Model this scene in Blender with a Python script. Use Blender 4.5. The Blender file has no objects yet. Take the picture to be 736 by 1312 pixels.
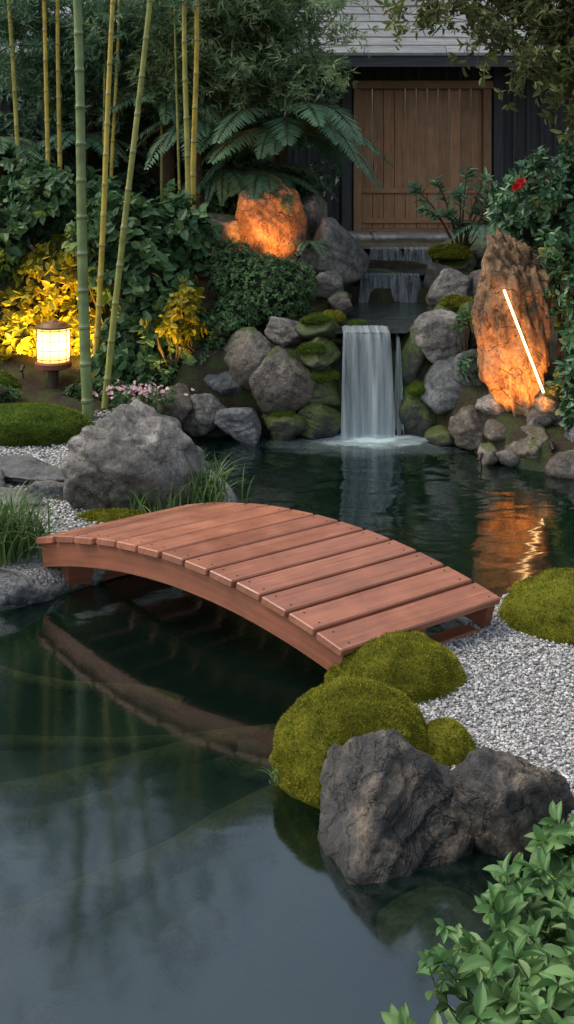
import bpy, math, numpy as np
from math import radians, pi
R = np.random.default_rng(7)
scene = bpy.context.scene
COL = scene.collection

# ------------------------------------------------------------------ noise
def _h(ix, iy, iz):
    n = (ix.astype(np.int64)*374761393 + iy.astype(np.int64)*668265263 + iz.astype(np.int64)*2147483647//3) & 0xffffffff
    n = ((n ^ (n >> 13))*1274126177) & 0xffffffff
    n = ((n ^ (n >> 15))*2246822519) & 0xffffffff
    return ((n ^ (n >> 16)) & 0xffff)/32767.5 - 1.0
def vn(p):
    p = np.asarray(p, float)
    i = np.floor(p).astype(np.int64); f = p - i; u = f*f*(3-2*f)
    x, y, z = i[:,0], i[:,1], i[:,2]
    def c(a,b,d): return _h(x+a, y+b, z+d)
    ux, uy, uz = u[:,0], u[:,1], u[:,2]
    x00 = c(0,0,0)*(1-ux)+c(1,0,0)*ux; x10 = c(0,1,0)*(1-ux)+c(1,1,0)*ux
    x01 = c(0,0,1)*(1-ux)+c(1,0,1)*ux; x11 = c(0,1,1)*(1-ux)+c(1,1,1)*ux
    return (x00*(1-uy)+x10*uy)*(1-uz)+(x01*(1-uy)+x11*uy)*uz
def fbm(p, o=4):
    s = 0; a = 1; t = 0
    for k in range(o):
        s = s + a*vn(p*(2**k)+k*17.3); t += a; a *= .5
    return s/t
def unit(v):
    return v/np.maximum(np.linalg.norm(v, axis=-1, keepdims=True), 1e-9)
def sstep(a,b,x):
    t = np.clip((x-a)/(b-a),0,1); return t*t*(3-2*t)

# ------------------------------------------------------------------ mesh builder
class MB:
    def __init__(s): s.V=[]; s.T=[]; s.I=[]; s.S=[]; s.M=[]; s.n=0
    def add(s, V, F, mat=0, tc=None):
        V=np.asarray(V,float); F=np.asarray(F,np.int64)
        s.V.append(V); s.I.append((F+s.n).ravel())
        s.S.append(np.full(len(F),F.shape[1])); s.M.append(np.full(len(F),mat))
        if tc is None: tc=np.full((len(V),3),.5)
        s.T.append(np.asarray(tc,float)); s.n+=len(V)
    def obj(s, name, mats, smooth=True, parent=None):
        V=np.concatenate(s.V); I=np.concatenate(s.I); S=np.concatenate(s.S); M=np.concatenate(s.M)
        T=np.concatenate(s.T)
        me=bpy.data.meshes.new(name)
        me.vertices.add(len(V)); me.vertices.foreach_set('co',V.astype(np.float32).ravel())
        me.loops.add(len(I)); me.loops.foreach_set('vertex_index',I.astype(np.int32))
        me.polygons.add(len(S)); st=np.concatenate([[0],np.cumsum(S)[:-1]])
        me.polygons.foreach_set('loop_start',st.astype(np.int32))
        try: me.polygons.foreach_set('loop_total',S.astype(np.int32))
        except Exception: pass
        me.polygons.foreach_set('material_index',M.astype(np.int32))
        me.polygons.foreach_set('use_smooth',np.full(len(S),smooth))
        a=me.attributes.new('tc','FLOAT_VECTOR','POINT'); a.data.foreach_set('vector',T.astype(np.float32).ravel())
        for m in (mats if isinstance(mats,(list,tuple)) else [mats]): me.materials.append(m)
        me.update(calc_edges=True); me.validate()
        o=bpy.data.objects.new(name,me); COL.objects.link(o)
        if parent: o.parent=parent
        return o

def box(mb,x0,x1,y0,y1,z0,z1,mat=0,rnd=None,along='z',bev=0.0):
    r=R.random() if rnd is None else rnd
    b=bev
    if b<=0:
        V=np.array([[x,y,z] for x in(x0,x1) for y in(y0,y1) for z in(z0,z1)],float)
        F=[[0,1,3,2],[4,6,7,5],[0,4,5,1],[2,3,7,6],[0,2,6,4],[1,5,7,3]]
        c=V-V.mean(0)
        mb.add(V,F,mat,_tc(c,along,r)); return
    prof=[(x0+b,y0),(x1-b,y0),(x1,y0+b),(x1,y1-b),(x1-b,y1),(x0+b,y1),(x0,y1-b),(x0,y0+b)]
    cx,cy=(x0+x1)/2,(y0+y1)/2
    rings=[]
    for z,ins in((z0,b),(z0+b,0),(z1-b,0),(z1,b)):
        rings.append([(px+np.sign(cx-px)*min(ins,abs(cx-px)),py+np.sign(cy-py)*min(ins,abs(cy-py)),z) for px,py in prof])
    V=np.array(rings).reshape(-1,3)
    F=[]
    for k in range(3):
        for i in range(8):
            j=(i+1)%8; F.append([k*8+i,k*8+j,(k+1)*8+j,(k+1)*8+i])
    c=V-V.mean(0)
    tc=_tc(c,along,r)
    mb.add(V,F,mat,tc)
    mb.add(V[:8][::-1],[list(range(8))],mat,tc[:8][::-1]); mb.add(V[24:],[list(range(8))],mat,tc[24:])
def _tc(c,along,r):
    i='xyz'.index(along); o=[k for k in range(3) if k!=i]
    return np.stack([c[:,i],c[:,o[0]]+c[:,o[1]],np.full(len(c),r)],1)

def tube(mb,P,rad,k=7,mat=0,rnd=.5,cap=True):
    P=np.asarray(P,float); n=len(P); rad=np.broadcast_to(rad,(n,))
    T=unit(np.gradient(P,axis=0))
    ref=np.array([0.,0,1]) if abs(T[0][2])<.9 else np.array([1.,0,0])
    A=unit(np.cross(T,ref)); B=np.cross(T,A)
    a=np.linspace(0,2*pi,k,endpoint=False)
    V=(P[:,None,:]+rad[:,None,None]*(np.cos(a)[None,:,None]*A[:,None,:]+np.sin(a)[None,:,None]*B[:,None,:])).reshape(-1,3)
    i=np.arange(n-1)[:,None]*k; j=np.arange(k)[None,:]; j2=(j+1)%k
    F=np.stack([i+j,i+j2,i+k+j2,i+k+j],-1).reshape(-1,4)
    L=np.concatenate([[0],np.cumsum(np.linalg.norm(np.diff(P,axis=0),axis=1))])
    tc=np.stack([np.repeat(L,k),np.tile(a*.1,n),np.full(n*k,rnd)],1)
    mb.add(V,F,mat,tc)
    if cap: mb.add(V[-k:],[list(range(k))],mat,tc[-k:])

import bmesh
_ico={}
def ico(sub):
    if sub not in _ico:
        bm=bmesh.new(); bmesh.ops.create_icosphere(bm,subdivisions=sub,radius=1)
        bm.verts.index_update()
        V=np.array([v.co[:] for v in bm.verts]); F=np.array([[v.index for v in f.verts] for f in bm.faces]); bm.free()
        _ico[sub]=(unit(V),F)
    return _ico[sub]

# ------------------------------------------------------------------ materials
def newmat(name):
    m=bpy.data.materials.new(name); m.use_nodes=True; nt=m.node_tree; nt.nodes.clear()
    out=nt.nodes.new('ShaderNodeOutputMaterial')
    return m,nt,out
def N(nt,t,**kw):
    n=nt.nodes.new(t)
    for k,v in kw.items(): setattr(n,k,v)
    return n
def ramp(nt,src,stops,interp='LINEAR'):
    r=nt.nodes.new('ShaderNodeValToRGB'); r.color_ramp.interpolation=interp
    e=r.color_ramp.elements
    while len(e)<len(stops): e.new(.5)
    for el,(p,c) in zip(e,stops):
        el.position=p; el.color=(c[0],c[1],c[2],1) if hasattr(c,'__len__') else (c,c,c,1)
    nt.links.new(src,r.inputs[0]); return r.outputs[0]
def noise(nt,vec,scale,detail=5,rough=.6,dist=0):
    n=N(nt,'ShaderNodeTexNoise'); n.inputs['Scale'].default_value=scale; n.inputs['Detail'].default_value=detail
    n.inputs['Roughness'].default_value=rough; n.inputs['Distortion'].default_value=dist
    if vec is not None: nt.links.new(vec,n.inputs['Vector'])
    return n.outputs['Fac']
def mixc(nt,f,a,b,mode='MIX'):
    m=nt.nodes.new('ShaderNodeMix'); m.data_type='RGBA'; m.blend_type=mode
    for s,v in((0,f),(6,a),(7,b)):
        if hasattr(v,'default_value') or hasattr(v,'is_linked'): nt.links.new(v,m.inputs[s])
        elif s==0: m.inputs[0].default_value=v
        else: m.inputs[s].default_value=(v[0],v[1],v[2],1)
    return m.outputs[2]
def mth(nt,op,a,b=None):
    m=nt.nodes.new('ShaderNodeMath'); m.operation=op
    for i,v in enumerate((a,b)):
        if v is None: continue
        if hasattr(v,'is_linked'): nt.links.new(v,m.inputs[i])
        else: m.inputs[i].default_value=v
    return m.outputs[0]
def bump(nt,h,strength=.5,dist=.02,nrm=None):
    b=nt.nodes.new('ShaderNodeBump'); b.inputs['Strength'].default_value=strength; b.inputs['Distance'].default_value=dist
    nt.links.new(h,b.inputs['Height'])
    if nrm is not None: nt.links.new(nrm,b.inputs['Normal'])
    return b.outputs[0]
def prin(nt,out,col,rough=.7,nrm=None,spec=.4,metal=0):
    p=nt.nodes.new('ShaderNodeBsdfPrincipled')
    if hasattr(col,'is_linked'): nt.links.new(col,p.inputs['Base Color'])
    else: p.inputs['Base Color'].default_value=(*col,1)
    if hasattr(rough,'is_linked'): nt.links.new(rough,p.inputs['Roughness'])
    else: p.inputs['Roughness'].default_value=rough
    p.inputs['Specular IOR Level'].default_value=spec; p.inputs['Metallic'].default_value=metal
    if nrm is not None: nt.links.new(nrm,p.inputs['Normal'])
    if out is not None: nt.links.new(p.outputs[0],out.inputs[0])
    return p
def pos(nt): return nt.nodes.new('ShaderNodeNewGeometry').outputs['Position']
def attr(nt):
    a=nt.nodes.new('ShaderNodeAttribute'); a.attribute_name='tc'; return a

def leafmat(name,cols,rough=.45,trans=.25,spec=.35):
    m,nt,out=newmat(name); a=attr(nt)
    st=[(i/(len(cols)-1),c) for i,c in enumerate(cols)]
    c=ramp(nt,a.outputs['Fac'],st)
    nz=noise(nt,pos(nt),2.2,3)
    c=mixc(nt,1.0,c,ramp(nt,nz,[(.3,.65),(.7,1.3)]),'MULTIPLY')
    p=prin(nt,None,c,rough,None,spec)
    t=nt.nodes.new('ShaderNodeBsdfTranslucent'); nt.links.new(c,t.inputs[0])
    mx=nt.nodes.new('ShaderNodeMixShader'); mx.inputs[0].default_value=trans
    nt.links.new(p.outputs[0],mx.inputs[1]); nt.links.new(t.outputs[0],mx.inputs[2]); nt.links.new(mx.outputs[0],out.inputs[0])
    return m
def rockmat(name,c1,c2,c3,moss=0.0,scale=3.0,wet=.65,bs=.6,crk=.6):
    m,nt,out=newmat(name); P=pos(nt)
    n1=noise(nt,P,scale,8,.62,.4); n2=noise(nt,P,scale*5,8,.7); n3=noise(nt,P,scale*22,4,.7)
    c=ramp(nt,n1,[(.3,c1),(.5,c2),(.68,c3)])
    c=mixc(nt,1.0,c,ramp(nt,n2,[(.3,.45),(.62,1.4)]),'MULTIPLY')
    c=mixc(nt,1.0,c,ramp(nt,n3,[(.35,.65),(.65,1.25)]),'MULTIPLY')
    nv=noise(nt,P,scale*.9,5,.6,1.2)
    vein=ramp(nt,mth(nt,'ABSOLUTE',mth(nt,'SUBTRACT',nv,.5)),[(0,1-crk),(.018,1)])
    c=mixc(nt,1.0,c,vein,'MULTIPLY')
    sp=N(nt,'ShaderNodeSeparateXYZ'); nt.links.new(P,sp.inputs[0])
    wetf=ramp(nt,mth(nt,'ADD',sp.outputs[2],mth(nt,'MULTIPLY',n2,.06)),[(.02,.4),(.10,1)])
    c=mixc(nt,1.0,c,wetf,'MULTIPLY')
    h=mth(nt,'ADD',mth(nt,'MULTIPLY',n2,1.0),mth(nt,'MULTIPLY',n3,.3))
    h=mth(nt,'ADD',h,mth(nt,'MULTIPLY',vein,.25))
    if moss>0:
        g=nt.nodes.new('ShaderNodeNewGeometry'); s2=N(nt,'ShaderNodeSeparateXYZ'); nt.links.new(g.outputs['Normal'],s2.inputs[0])
        f=mth(nt,'ADD',mth(nt,'MULTIPLY',s2.outputs[2],.35),n1)
        mk=ramp(nt,mth(nt,'ADD',f,mth(nt,'MULTIPLY',n2,.35)),[(1.10-moss*.5,0),(1.16-moss*.5,1)])
        mc=ramp(nt,n3,[(.3,(.02,.032,.007)),(.7,(.09,.12,.025))])
        c=mixc(nt,mk,c,mc)
    nr=bump(nt,h,bs,.03)
    prin(nt,out,c,wet,nr,.4)
    return m
def woodmat(name,c1,c2,rough=.5,grain=45,spec=.35,bs=.25):
    m,nt,out=newmat(name); a=attr(nt)
    mp=N(nt,'ShaderNodeVectorMath',operation='MULTIPLY'); mp.inputs[1].default_value=(2.2,grain,37.0)
    nt.links.new(a.outputs['Vector'],mp.inputs[0])
    n1=noise(nt,mp.outputs[0],1.0,6,.65,.6)
    s=N(nt,'ShaderNodeSeparateXYZ'); nt.links.new(a.outputs['Vector'],s.inputs[0])
    c=ramp(nt,n1,[(.25,c1),(.75,c2)])
    c=mixc(nt,1.0,c,ramp(nt,s.outputs[2],[(0,.78),(1,1.2)]),'MULTIPLY')
    n2=noise(nt,pos(nt),6,5)
    c=mixc(nt,1.0,c,ramp(nt,n2,[(.3,.80),(.7,1.12)]),'MULTIPLY')
    ro=ramp(nt,n2,[(.3,rough-.12),(.7,rough+.15)])
    prin(nt,out,c,ro,bump(nt,n1,bs,.004),spec); return m
def plain(name,c,rough=.6,metal=0,var=.25,sc=14):
    m,nt,out=newmat(name); n=noise(nt,pos(nt),sc,5)
    col=mixc(nt,1.0,c,ramp(nt,n,[(.3,1-var),(.7,1+var)]),'MULTIPLY')
    prin(nt,out,col,rough,bump(nt,n,.15,.005),.4,metal); return m
def emis(name,c,s):
    m,nt,out=newmat(name); e=nt.nodes.new('ShaderNodeEmission'); e.inputs[0].default_value=(*c,1); e.inputs[1].default_value=s
    nt.links.new(e.outputs[0],out.inputs[0]); return m

# ------------------------------------------------------------------ leaves
LEAF=(np.array([(0,0,0),(.28,.5,.07),(.68,.4,.03),(1,0,-.1),(.68,-.4,.03),(.28,-.5,.07)]),np.array([[0,1,2,3],[0,3,4,5]]))
THIN=(np.array([(0,0,0),(.4,.5,0),(1,0,-.05),(.4,-.5,0)]),np.array([[0,1,2,3]]))
def _big():
    us=[0,.08,.22,.42,.62,.8,.93,1]; ws=[.03,.12,.34,.5,.49,.34,.15,.0]
    V=[];F=[]
    for u,w in zip(us,ws):
        z=-.26*u*u
        V+=[(u,-w,z+.25*w),(u,-w*.5,z+.08*w),(u,0,z-.03),(u,w*.5,z+.08*w),(u,w,z+.25*w)]
    for i in range(len(us)-1):
        for j in range(4): F.append([i*5+j,i*5+j+1,i*5+j+6,i*5+j+5])
    return np.array(V),np.array(F)
BIG=_big()
def leaves(mb,P,D,Nn,L,W,tpl=LEAF,mat=0,rnd=None):
    n=len(P); D=unit(D); Nn=unit(Nn-D*(Nn*D).sum(1,keepdims=True)); S=np.cross(D,Nn)
    L=np.broadcast_to(L,(n,)); W=np.broadcast_to(W,(n,))
    TV,TF=tpl; k=len(TV)
    V=(P[:,None]+D[:,None]*(TV[None,:,0:1]*L[:,None,None])+S[:,None]*(TV[None,:,1:2]*W[:,None,None])+Nn[:,None]*(TV[None,:,2:3]*L[:,None,None])).reshape(-1,3)
    F=(TF[None]+np.arange(n)[:,None,None]*k).reshape(-1,TF.shape[1])
    if rnd is None: rnd=R.random(n)
    tc=np.repeat(rnd,k)[:,None]*np.ones((1,3))
    mb.add(V,F,mat,tc)
def rosettes(mb,P,A,per,L,W,tpl=LEAF,mat=0,spread=(.9,1.5),droop=.15,stem=.6):
    nc=len(P); A=unit(A)
    q=np.repeat(np.arange(nc),per); n=len(q); ax=A[q]
    b=unit(np.cross(ax,R.normal(size=(n,3))))
    th=R.uniform(*spread,n)[:,None]
    D=ax*np.cos(th)+b*np.sin(th); D[:,2]-=droop*R.random(n)*1.5
    Ls=L*R.uniform(.6,1.15,n)
    P2=P[q]+ax*(R.uniform(-stem,stem*.4,n)*L)[:,None]
    Nn=ax+.35*R.normal(size=(n,3))
    rr=np.clip(np.repeat(R.random(nc),per)*.6+R.random(n)*.4,0,1)
    leaves(mb,P2,D,Nn,Ls,W*Ls/L,tpl,mat,rr)
def cloud(mb,ells,n,L,W,per=6,mat=0,shell=(.5,1.0),up=.6,tpl=LEAF,droop=.15,lump=.3,spread=(.8,1.5)):
    E=np.array(ells,float); w=(E[:,3]*E[:,4]*E[:,5])**(.67); w/=w.sum()
    nc=n//per; k=R.choice(len(E),nc,p=w)
    d=unit(R.normal(size=(nc,3)))
    r=shell[0]+(shell[1]-shell[0])*R.random(nc)**.6
    P=E[k,:3]+d*E[k,3:6]*r[:,None]
    P=P+d*E[k,3:6]*(lump*vn(P*4.1))[:,None]
    A=d+np.array([0,0,up])+.4*R.normal(size=(nc,3))
    rosettes(mb,P,A,per,L,W,tpl,mat,spread,droop)
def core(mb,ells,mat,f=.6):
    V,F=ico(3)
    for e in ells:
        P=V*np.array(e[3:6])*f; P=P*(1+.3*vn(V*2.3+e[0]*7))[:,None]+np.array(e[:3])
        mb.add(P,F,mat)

def frond(mb,base,az,L,rise,drop,npin=22,Lp=.2,wp=.02,mat=0,matst=1):
    t=np.linspace(0,1,14); h=np.array([math.cos(az),math.sin(az),0])
    c=base+h*(L*(t*.95))[:,None]; c[:,2]+=rise*t-drop*t*t
    tube(mb,c,np.linspace(.009,.002,14)*max(L,.3),4,matst)
    tt=np.linspace(.12,.99,npin); C=np.stack([np.interp(tt,t,c[:,i]) for i in range(3)],1)
    T=unit(np.gradient(C,axis=0)); side=unit(np.cross(T,[0,0,1.]))
    up=np.cross(side,T)
    lp=Lp*np.sin(pi*np.clip(tt*.82+.14,0,1))**.8
    rn=R.random()
    for s in(-1,1):
        D=side*s+T*.55-np.array([0,0,.25])+.07*R.normal(size=C.shape)
        leaves(mb,C,D,up+.1*R.normal(size=C.shape),lp,wp,THIN,mat,np.clip(rn*.6+.4*R.random(npin),0,1))
def fern(name,base,n,L,mats,rise=.5,drop=.7,npin=24,Lp=.2,wp=.02,trunk=None,azr=(0,2*pi)):
    mb=MB(); base=np.array(base,float)
    for i in range(n):
        az=azr[0]+(azr[1]-azr[0])*(i+R.random()*.8)/n; l=L*R.uniform(.65,1.1)
        k=R.uniform(.5,1.5)
        frond(mb,base,az,l,rise*k*l,drop*l*R.uniform(.8,1.25)*(.5+.5*k),npin,Lp*l/L,wp,0,1)
    if trunk is not None:
        zs=np.linspace(trunk,base[2]+.02,10); P=np.stack([base[0]+.02*np.sin(zs*5),np.full(10,base[1]),zs],1)
        tube(mb,P,np.linspace(.09,.06,10),9,1)
    return mb.obj(name,mats,False)
def grass(name,base,n,L,spreadr,mats,w=.006,wind=(0,0)):
    mb=MB(); P=np.array(base)+np.concatenate([R.normal(size=(n,2))*spreadr,np.zeros((n,1))],1)
    az=R.uniform(0,2*pi,n); out=np.stack([np.cos(az),np.sin(az)],1)+np.array(wind)
    l=L*R.uniform(.45,1.1,n); b=R.uniform(.25,1.0,n)
    K=6; t=np.linspace(0,1,K)
    C=np.zeros((n,K,3)); 
    C[:,:,:2]=P[:,None,:2]+out[:,None,:]*(l*b)[:,None,None]*(t**1.7)[None,:,None]*.75
    C[:,:,2]=P[:,None,2]+l[:,None]*(t[None]-b[:,None]*.5*t[None]**2.4)
    sd=np.stack([-out[:,1],out[:,0],np.zeros(n)],1); sd=unit(sd+.5*R.normal(size=sd.shape)*[1,1,0])
    ww=w*(1-t**2)+.0004
    A=C+sd[:,None]*ww[None,:,None]; B=C-sd[:,None]*ww[None,:,None]
    V=np.stack([A,B],2).reshape(-1,3)
    i=np.arange(n)[:,None]*K*2; j=np.arange(K-1)[None]*2
    F=np.stack([i+j,i+j+1,i+j+3,i+j+2],-1).reshape(-1,4)
    mb.add(V,F,0,np.repeat(R.random(n),K*2)[:,None]*np.ones((1,3)))
    return mb.obj(name,mats,True)

# ------------------------------------------------------------------ rocks
def rockgeo(mb,loc,r,seed,sub=4,k=14,facets=16,rot=0,mat=0,rough=.07,tilt=0,strat=0,pointy=0,sdir=(.5,.2,1.),ridge=.05):
    g=np.random.default_rng(seed); V,F=ico(sub)
    n=unit(g.normal(size=(facets,3))); d=g.uniform(.70,1.0,facets)
    dt=np.maximum(V@n.T,0)/d
    rr=(dt**k).sum(1)**(-1/k); rr=np.minimum(rr,1.22)
    P=V*rr[:,None]
    s=seed*3.17
    dz=rough*1.6*fbm(V*1.6+s,3)+rough*.7*fbm(V*5+s,3)
    if strat:
        sd=unit(np.array(sdir)); q=P@sd
        C=P*1.4+sd*(q*6)[:,None]
        dz=dz+strat*.06*fbm(C+s,3)
        lay=q*3.2+1.1*fbm(P*1.1+s+5,2); fr=lay-np.floor(lay)
        dz=dz+strat*.07*(sstep(.0,.18,fr)-fr)
        w1=P*1.9+.5*np.stack([fbm(P*1.3+s+a,2) for a in(1,31,61)],1)
        dz=dz+strat*ridge*1.6*(.35-np.abs(fbm(w1+s+3,2))*1.6)+strat*ridge*.5*(.3-np.abs(fbm(w1*2.7+s,2))*1.5)
        dz=dz+strat*.014*fbm(P*14+s,3)
        dz=dz-strat*.06*np.clip(1-np.abs(fbm(P*1.5+s+9,2))*16,0,1)
    P=P+V*dz[:,None]
    if pointy: P[:,:2]*=(1-pointy*np.clip(P[:,2:3]*.5+.5,0,1.2))
    P=P*np.array(r)
    c,sn=math.cos(rot),math.sin(rot)
    ct,st=math.cos(tilt),math.sin(tilt)
    P=P@np.array([[ct,0,-st],[0,1,0],[st,0,ct]])
    P=P@np.array([[c,sn,0],[-sn,c,0],[0,0,1]])
    mb.add(P+np.array(loc),F,mat)
def rock(name,loc,r,seed,mat,**kw):
    mb=MB(); rockgeo(mb,loc,r,seed,**kw); return mb.obj(name,mat,True)

MR_grey=rockmat('rock_grey',(.05,.047,.042),(.135,.126,.112),(.28,.255,.222),.15,2.6,.6)
MR_warm=rockmat('rock_warm',(.055,.044,.034),(.13,.11,.087),(.25,.215,.175),.30,2.8,.6)
MR_dark=rockmat('rock_dark',(.018,.018,.019),(.055,.052,.049),(.19,.15,.108),0,4.2,.42,.9,.8)
MR_moss=rockmat('rock_mossy',(.025,.027,.022),(.055,.055,.046),(.10,.095,.08),.95,3.2,.5)
MR_tan=rockmat('rock_tan',(.085,.050,.027),(.22,.13,.065),(.34,.22,.12),0,3.4,.7,.9,.8)
MR_slate=rockmat('rock_slate',(.045,.048,.052),(.10,.105,.108),(.19,.19,.185),.2,2.8,.4)

M_stem=plain('stem_brown',(.07,.045,.025),.8)
M_gstem=plain('stem_green',(.08,.12,.035),.6)
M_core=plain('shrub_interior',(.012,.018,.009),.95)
ML_hyd=leafmat('leaf_hydrangea',[(.035,.09,.035),(.07,.15,.06),(.13,.22,.09)],.5)
ML_yel=leafmat('leaf_yellow_green',[(.11,.16,.02),(.32,.29,.02),(.62,.45,.03)],.5,.4)
ML_fine=leafmat('leaf_fine',[(.04,.10,.035),(.085,.17,.06),(.15,.24,.10)],.55)
ML_dark=leafmat('leaf_dark',[(.022,.06,.035),(.045,.10,.055),(.08,.15,.075)],.5)
ML_fern=leafmat('leaf_fern',[(.05,.13,.07),(.10,.20,.105),(.16,.27,.14)],.5)
ML_feath=leafmat('leaf_feathery',[(.08,.14,.06),(.14,.21,.09),(.24,.30,.13)],.55,.35)
ML_cam=leafmat('leaf_camellia',[(.03,.09,.04),(.06,.15,.065),(.12,.23,.10)],.38,.2,.5)
ML_near=leafmat('leaf_near',[(.06,.15,.045),(.12,.23,.075),(.21,.32,.12)],.42,.3)
ML_olive=leafmat('leaf_olive',[(.12,.085,.03),(.10,.14,.045),(.20,.21,.07)],.5,.3)
ML_grass=leafmat('grass_blade',[(.06,.13,.03),(.12,.21,.06),(.22,.29,.11)],.5,.3)
ML_moss=leafmat('moss_tips',[(.08,.09,.009),(.19,.19,.018),(.37,.34,.045)],.85,.3,.1)
ML_mossg=leafmat('moss_tips_green',[(.05,.09,.012),(.10,.15,.022),(.17,.21,.035)],.85,.3,.1)
ML_pink=leafmat('petal_pink',[(.6,.3,.36),(.75,.48,.5),(.85,.7,.7)],.6,.3)
ML_red=leafmat('petal_red',[(.4,.015,.012),(.6,.03,.02),(.7,.06,.04)],.5,.3)
ML_white=leafmat('petal_white',[(.6,.6,.55),(.7,.7,.65),(.8,.8,.75)],.6,.3)

# ------------------------------------------------------------------ terrain + pond
POND=np.array([(-5,1.2),(0.45,1.2),(.5,2.8),(.62,3.3),(.85,3.8),(1.15,4.25),(1.0,4.6),(.55,4.75),(.25,4.85),(.14,5.1),(.12,5.45),(.28,5.8),
 (.75,6.25),(1.02,6.65),(1.25,6.95),(2.0,7.0),(3.2,7.3),(3.7,8.4),(3.1,9.2),(2.2,9.35),(1.8,9.6),(1.45,10.2),(1.15,10.62),(.4,10.68),(-.85,10.55),
 (-.78,10.1),(-.62,9.5),(-.36,8.9),(-.30,8.45),(-.55,7.85),(-1.02,7.3),(-1.5,6.85),(-2.2,6.6),(-5,6.4)],float)
def sdist(X,Y):
    px,py=X.ravel(),Y.ravel(); n=len(POND); dmin=np.full(px.shape,1e9); ins=np.zeros(px.shape,bool)
    for i in range(n):
        a=POND[i]; b=POND[(i+1)%n]; e=b-a
        t=np.clip(((px-a[0])*e[0]+(py-a[1])*e[1])/(e@e),0,1)
        d=np.hypot(px-a[0]-t*e[0],py-a[1]-t*e[1]); dmin=np.minimum(dmin,d)
        c=((a[1]>py)!=(b[1]>py))&(px<(b[0]-a[0])*(py-a[1])/(b[1]-a[1]+1e-12)+a[0]); ins^=c
    return np.where(ins,-dmin,dmin).reshape(X.shape)
def height(X,Y):
    d=sdist(X,Y)
    left=np.interp(Y,[0,9.9,10.4,10.9,12.5,13.5,14.4],[.13,.13,.24,.35,.85,1.2,1.3])
    mid=np.interp(Y,[10.45,10.75,11.6,12.6,13.3,14],[.13,.68,.85,1.12,1.25,1.3])
    right=np.interp(Y,[9.2,9.8,10.4,10.9,12,13.3,14],[.13,.25,.5,.75,.95,1.2,1.3])
    f=sstep(-1.15,-.75,X); base=left*(1-f)+mid*f
    g=sstep(1.1,1.5,X); base=base*(1-g)+right*g
    xc=np.interp(Y,[10.6,12.5,13.2],[.75,1.0,1.2]); ch=(1-sstep(.32,.48,np.abs(X-xc)))*sstep(10.62,10.8,Y)*(1-sstep(13.3,13.6,Y))
    lev=np.where(Y<12.45,.74,np.where(Y<13.1,1.0,1.2))
    base=np.where(base>lev,base*(1-ch)+lev*ch,base)
    P=np.stack([X.ravel(),Y.ravel(),np.zeros(X.size)],1)
    nz=(fbm(P*2.2,3)*.03).reshape(X.shape)
    out=(base+nz*np.clip(d*3,0,1))*sstep(-.02,.10,d)
    inn=-np.minimum(-d*1.3,.5)+.06*sstep(.1,.5,-d)*fbm(P*1.7+9,3).reshape(X.shape)
    return np.where(d>0,out+.0,inn),d
xs=np.concatenate([[-300,-120,-50,-20,-10],np.arange(-6,6.01,.05),[10,20,50,120,300]])
ys=np.concatenate([[-100,-40,-15,-5,-1],np.arange(0,15.5,.05),[17,20,30,60,120,300,600]])
X,Y=np.meshgrid(xs,ys); Z,Dd=height(X,Y)
nx,ny=len(xs),len(ys)
gm=((sstep(10.45,10.25,Y))*(Y>4.3)*((X<-.3)|(Y<7.6))).astype(float)*(Dd>-.02)
i=np.arange(ny-1)[:,None]*nx; j=np.arange(nx-1)[None]
F=np.stack([i+j,i+j+1,i+nx+j+1,i+nx+j],-1).reshape(-1,4)
mb=MB(); mb.add(np.stack([X.ravel(),Y.ravel(),Z.ravel()],1),F,0,np.stack([gm.ravel()]*3,1))
m,nt,out=newmat('ground'); P=pos(nt); a=attr(nt)
n1=noise(nt,P,5,8,.65); n2=noise(nt,P,60,4,.7)
soil=ramp(nt,n1,[(.3,(.020,.016,.010)),(.5,(.04,.033,.02)),(.62,(.04,.06,.018))])
vo=N(nt,'ShaderNodeTexVoronoi'); vo.inputs['Scale'].default_value=70; nt.links.new(P,vo.inputs['Vector'])
bw=N(nt,'ShaderNodeRGBToBW'); nt.links.new(vo.outputs['Color'],bw.inputs[0])
gc=ramp(nt,bw.outputs[0],[(.1,(.20,.195,.19)),(.6,(.36,.355,.34)),(1,(.50,.49,.47))])
gc=mixc(nt,1.0,gc,ramp(nt,vo.outputs['Distance'],[(.2,1.0),(.75,.3)]),'MULTIPLY')
sp=N(nt,'ShaderNodeSeparateXYZ'); nt.links.new(P,sp.inputs[0])
c=mixc(nt,a.outputs['Fac'],soil,gc)
bed=ramp(nt,noise(nt,P,2.5,7,.6),[(.35,(.012,.026,.016)),(.6,(.03,.045,.024)),(.75,(.075,.08,.04))])
c=mixc(nt,ramp(nt,sp.outputs[2],[(.0,0),(.06,1)]),bed,c)
h=mth(nt,'SUBTRACT',n2,vo.outputs['Distance'])
prin(nt,out,c,.9,bump(nt,h,.6,.02),.2)
mb.obj('ground',m,True)

def hz(x,y):
    z,d=height(np.atleast_1d(np.asarray(x,float)),np.atleast_1d(np.asarray(y,float))); return z,d

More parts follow.
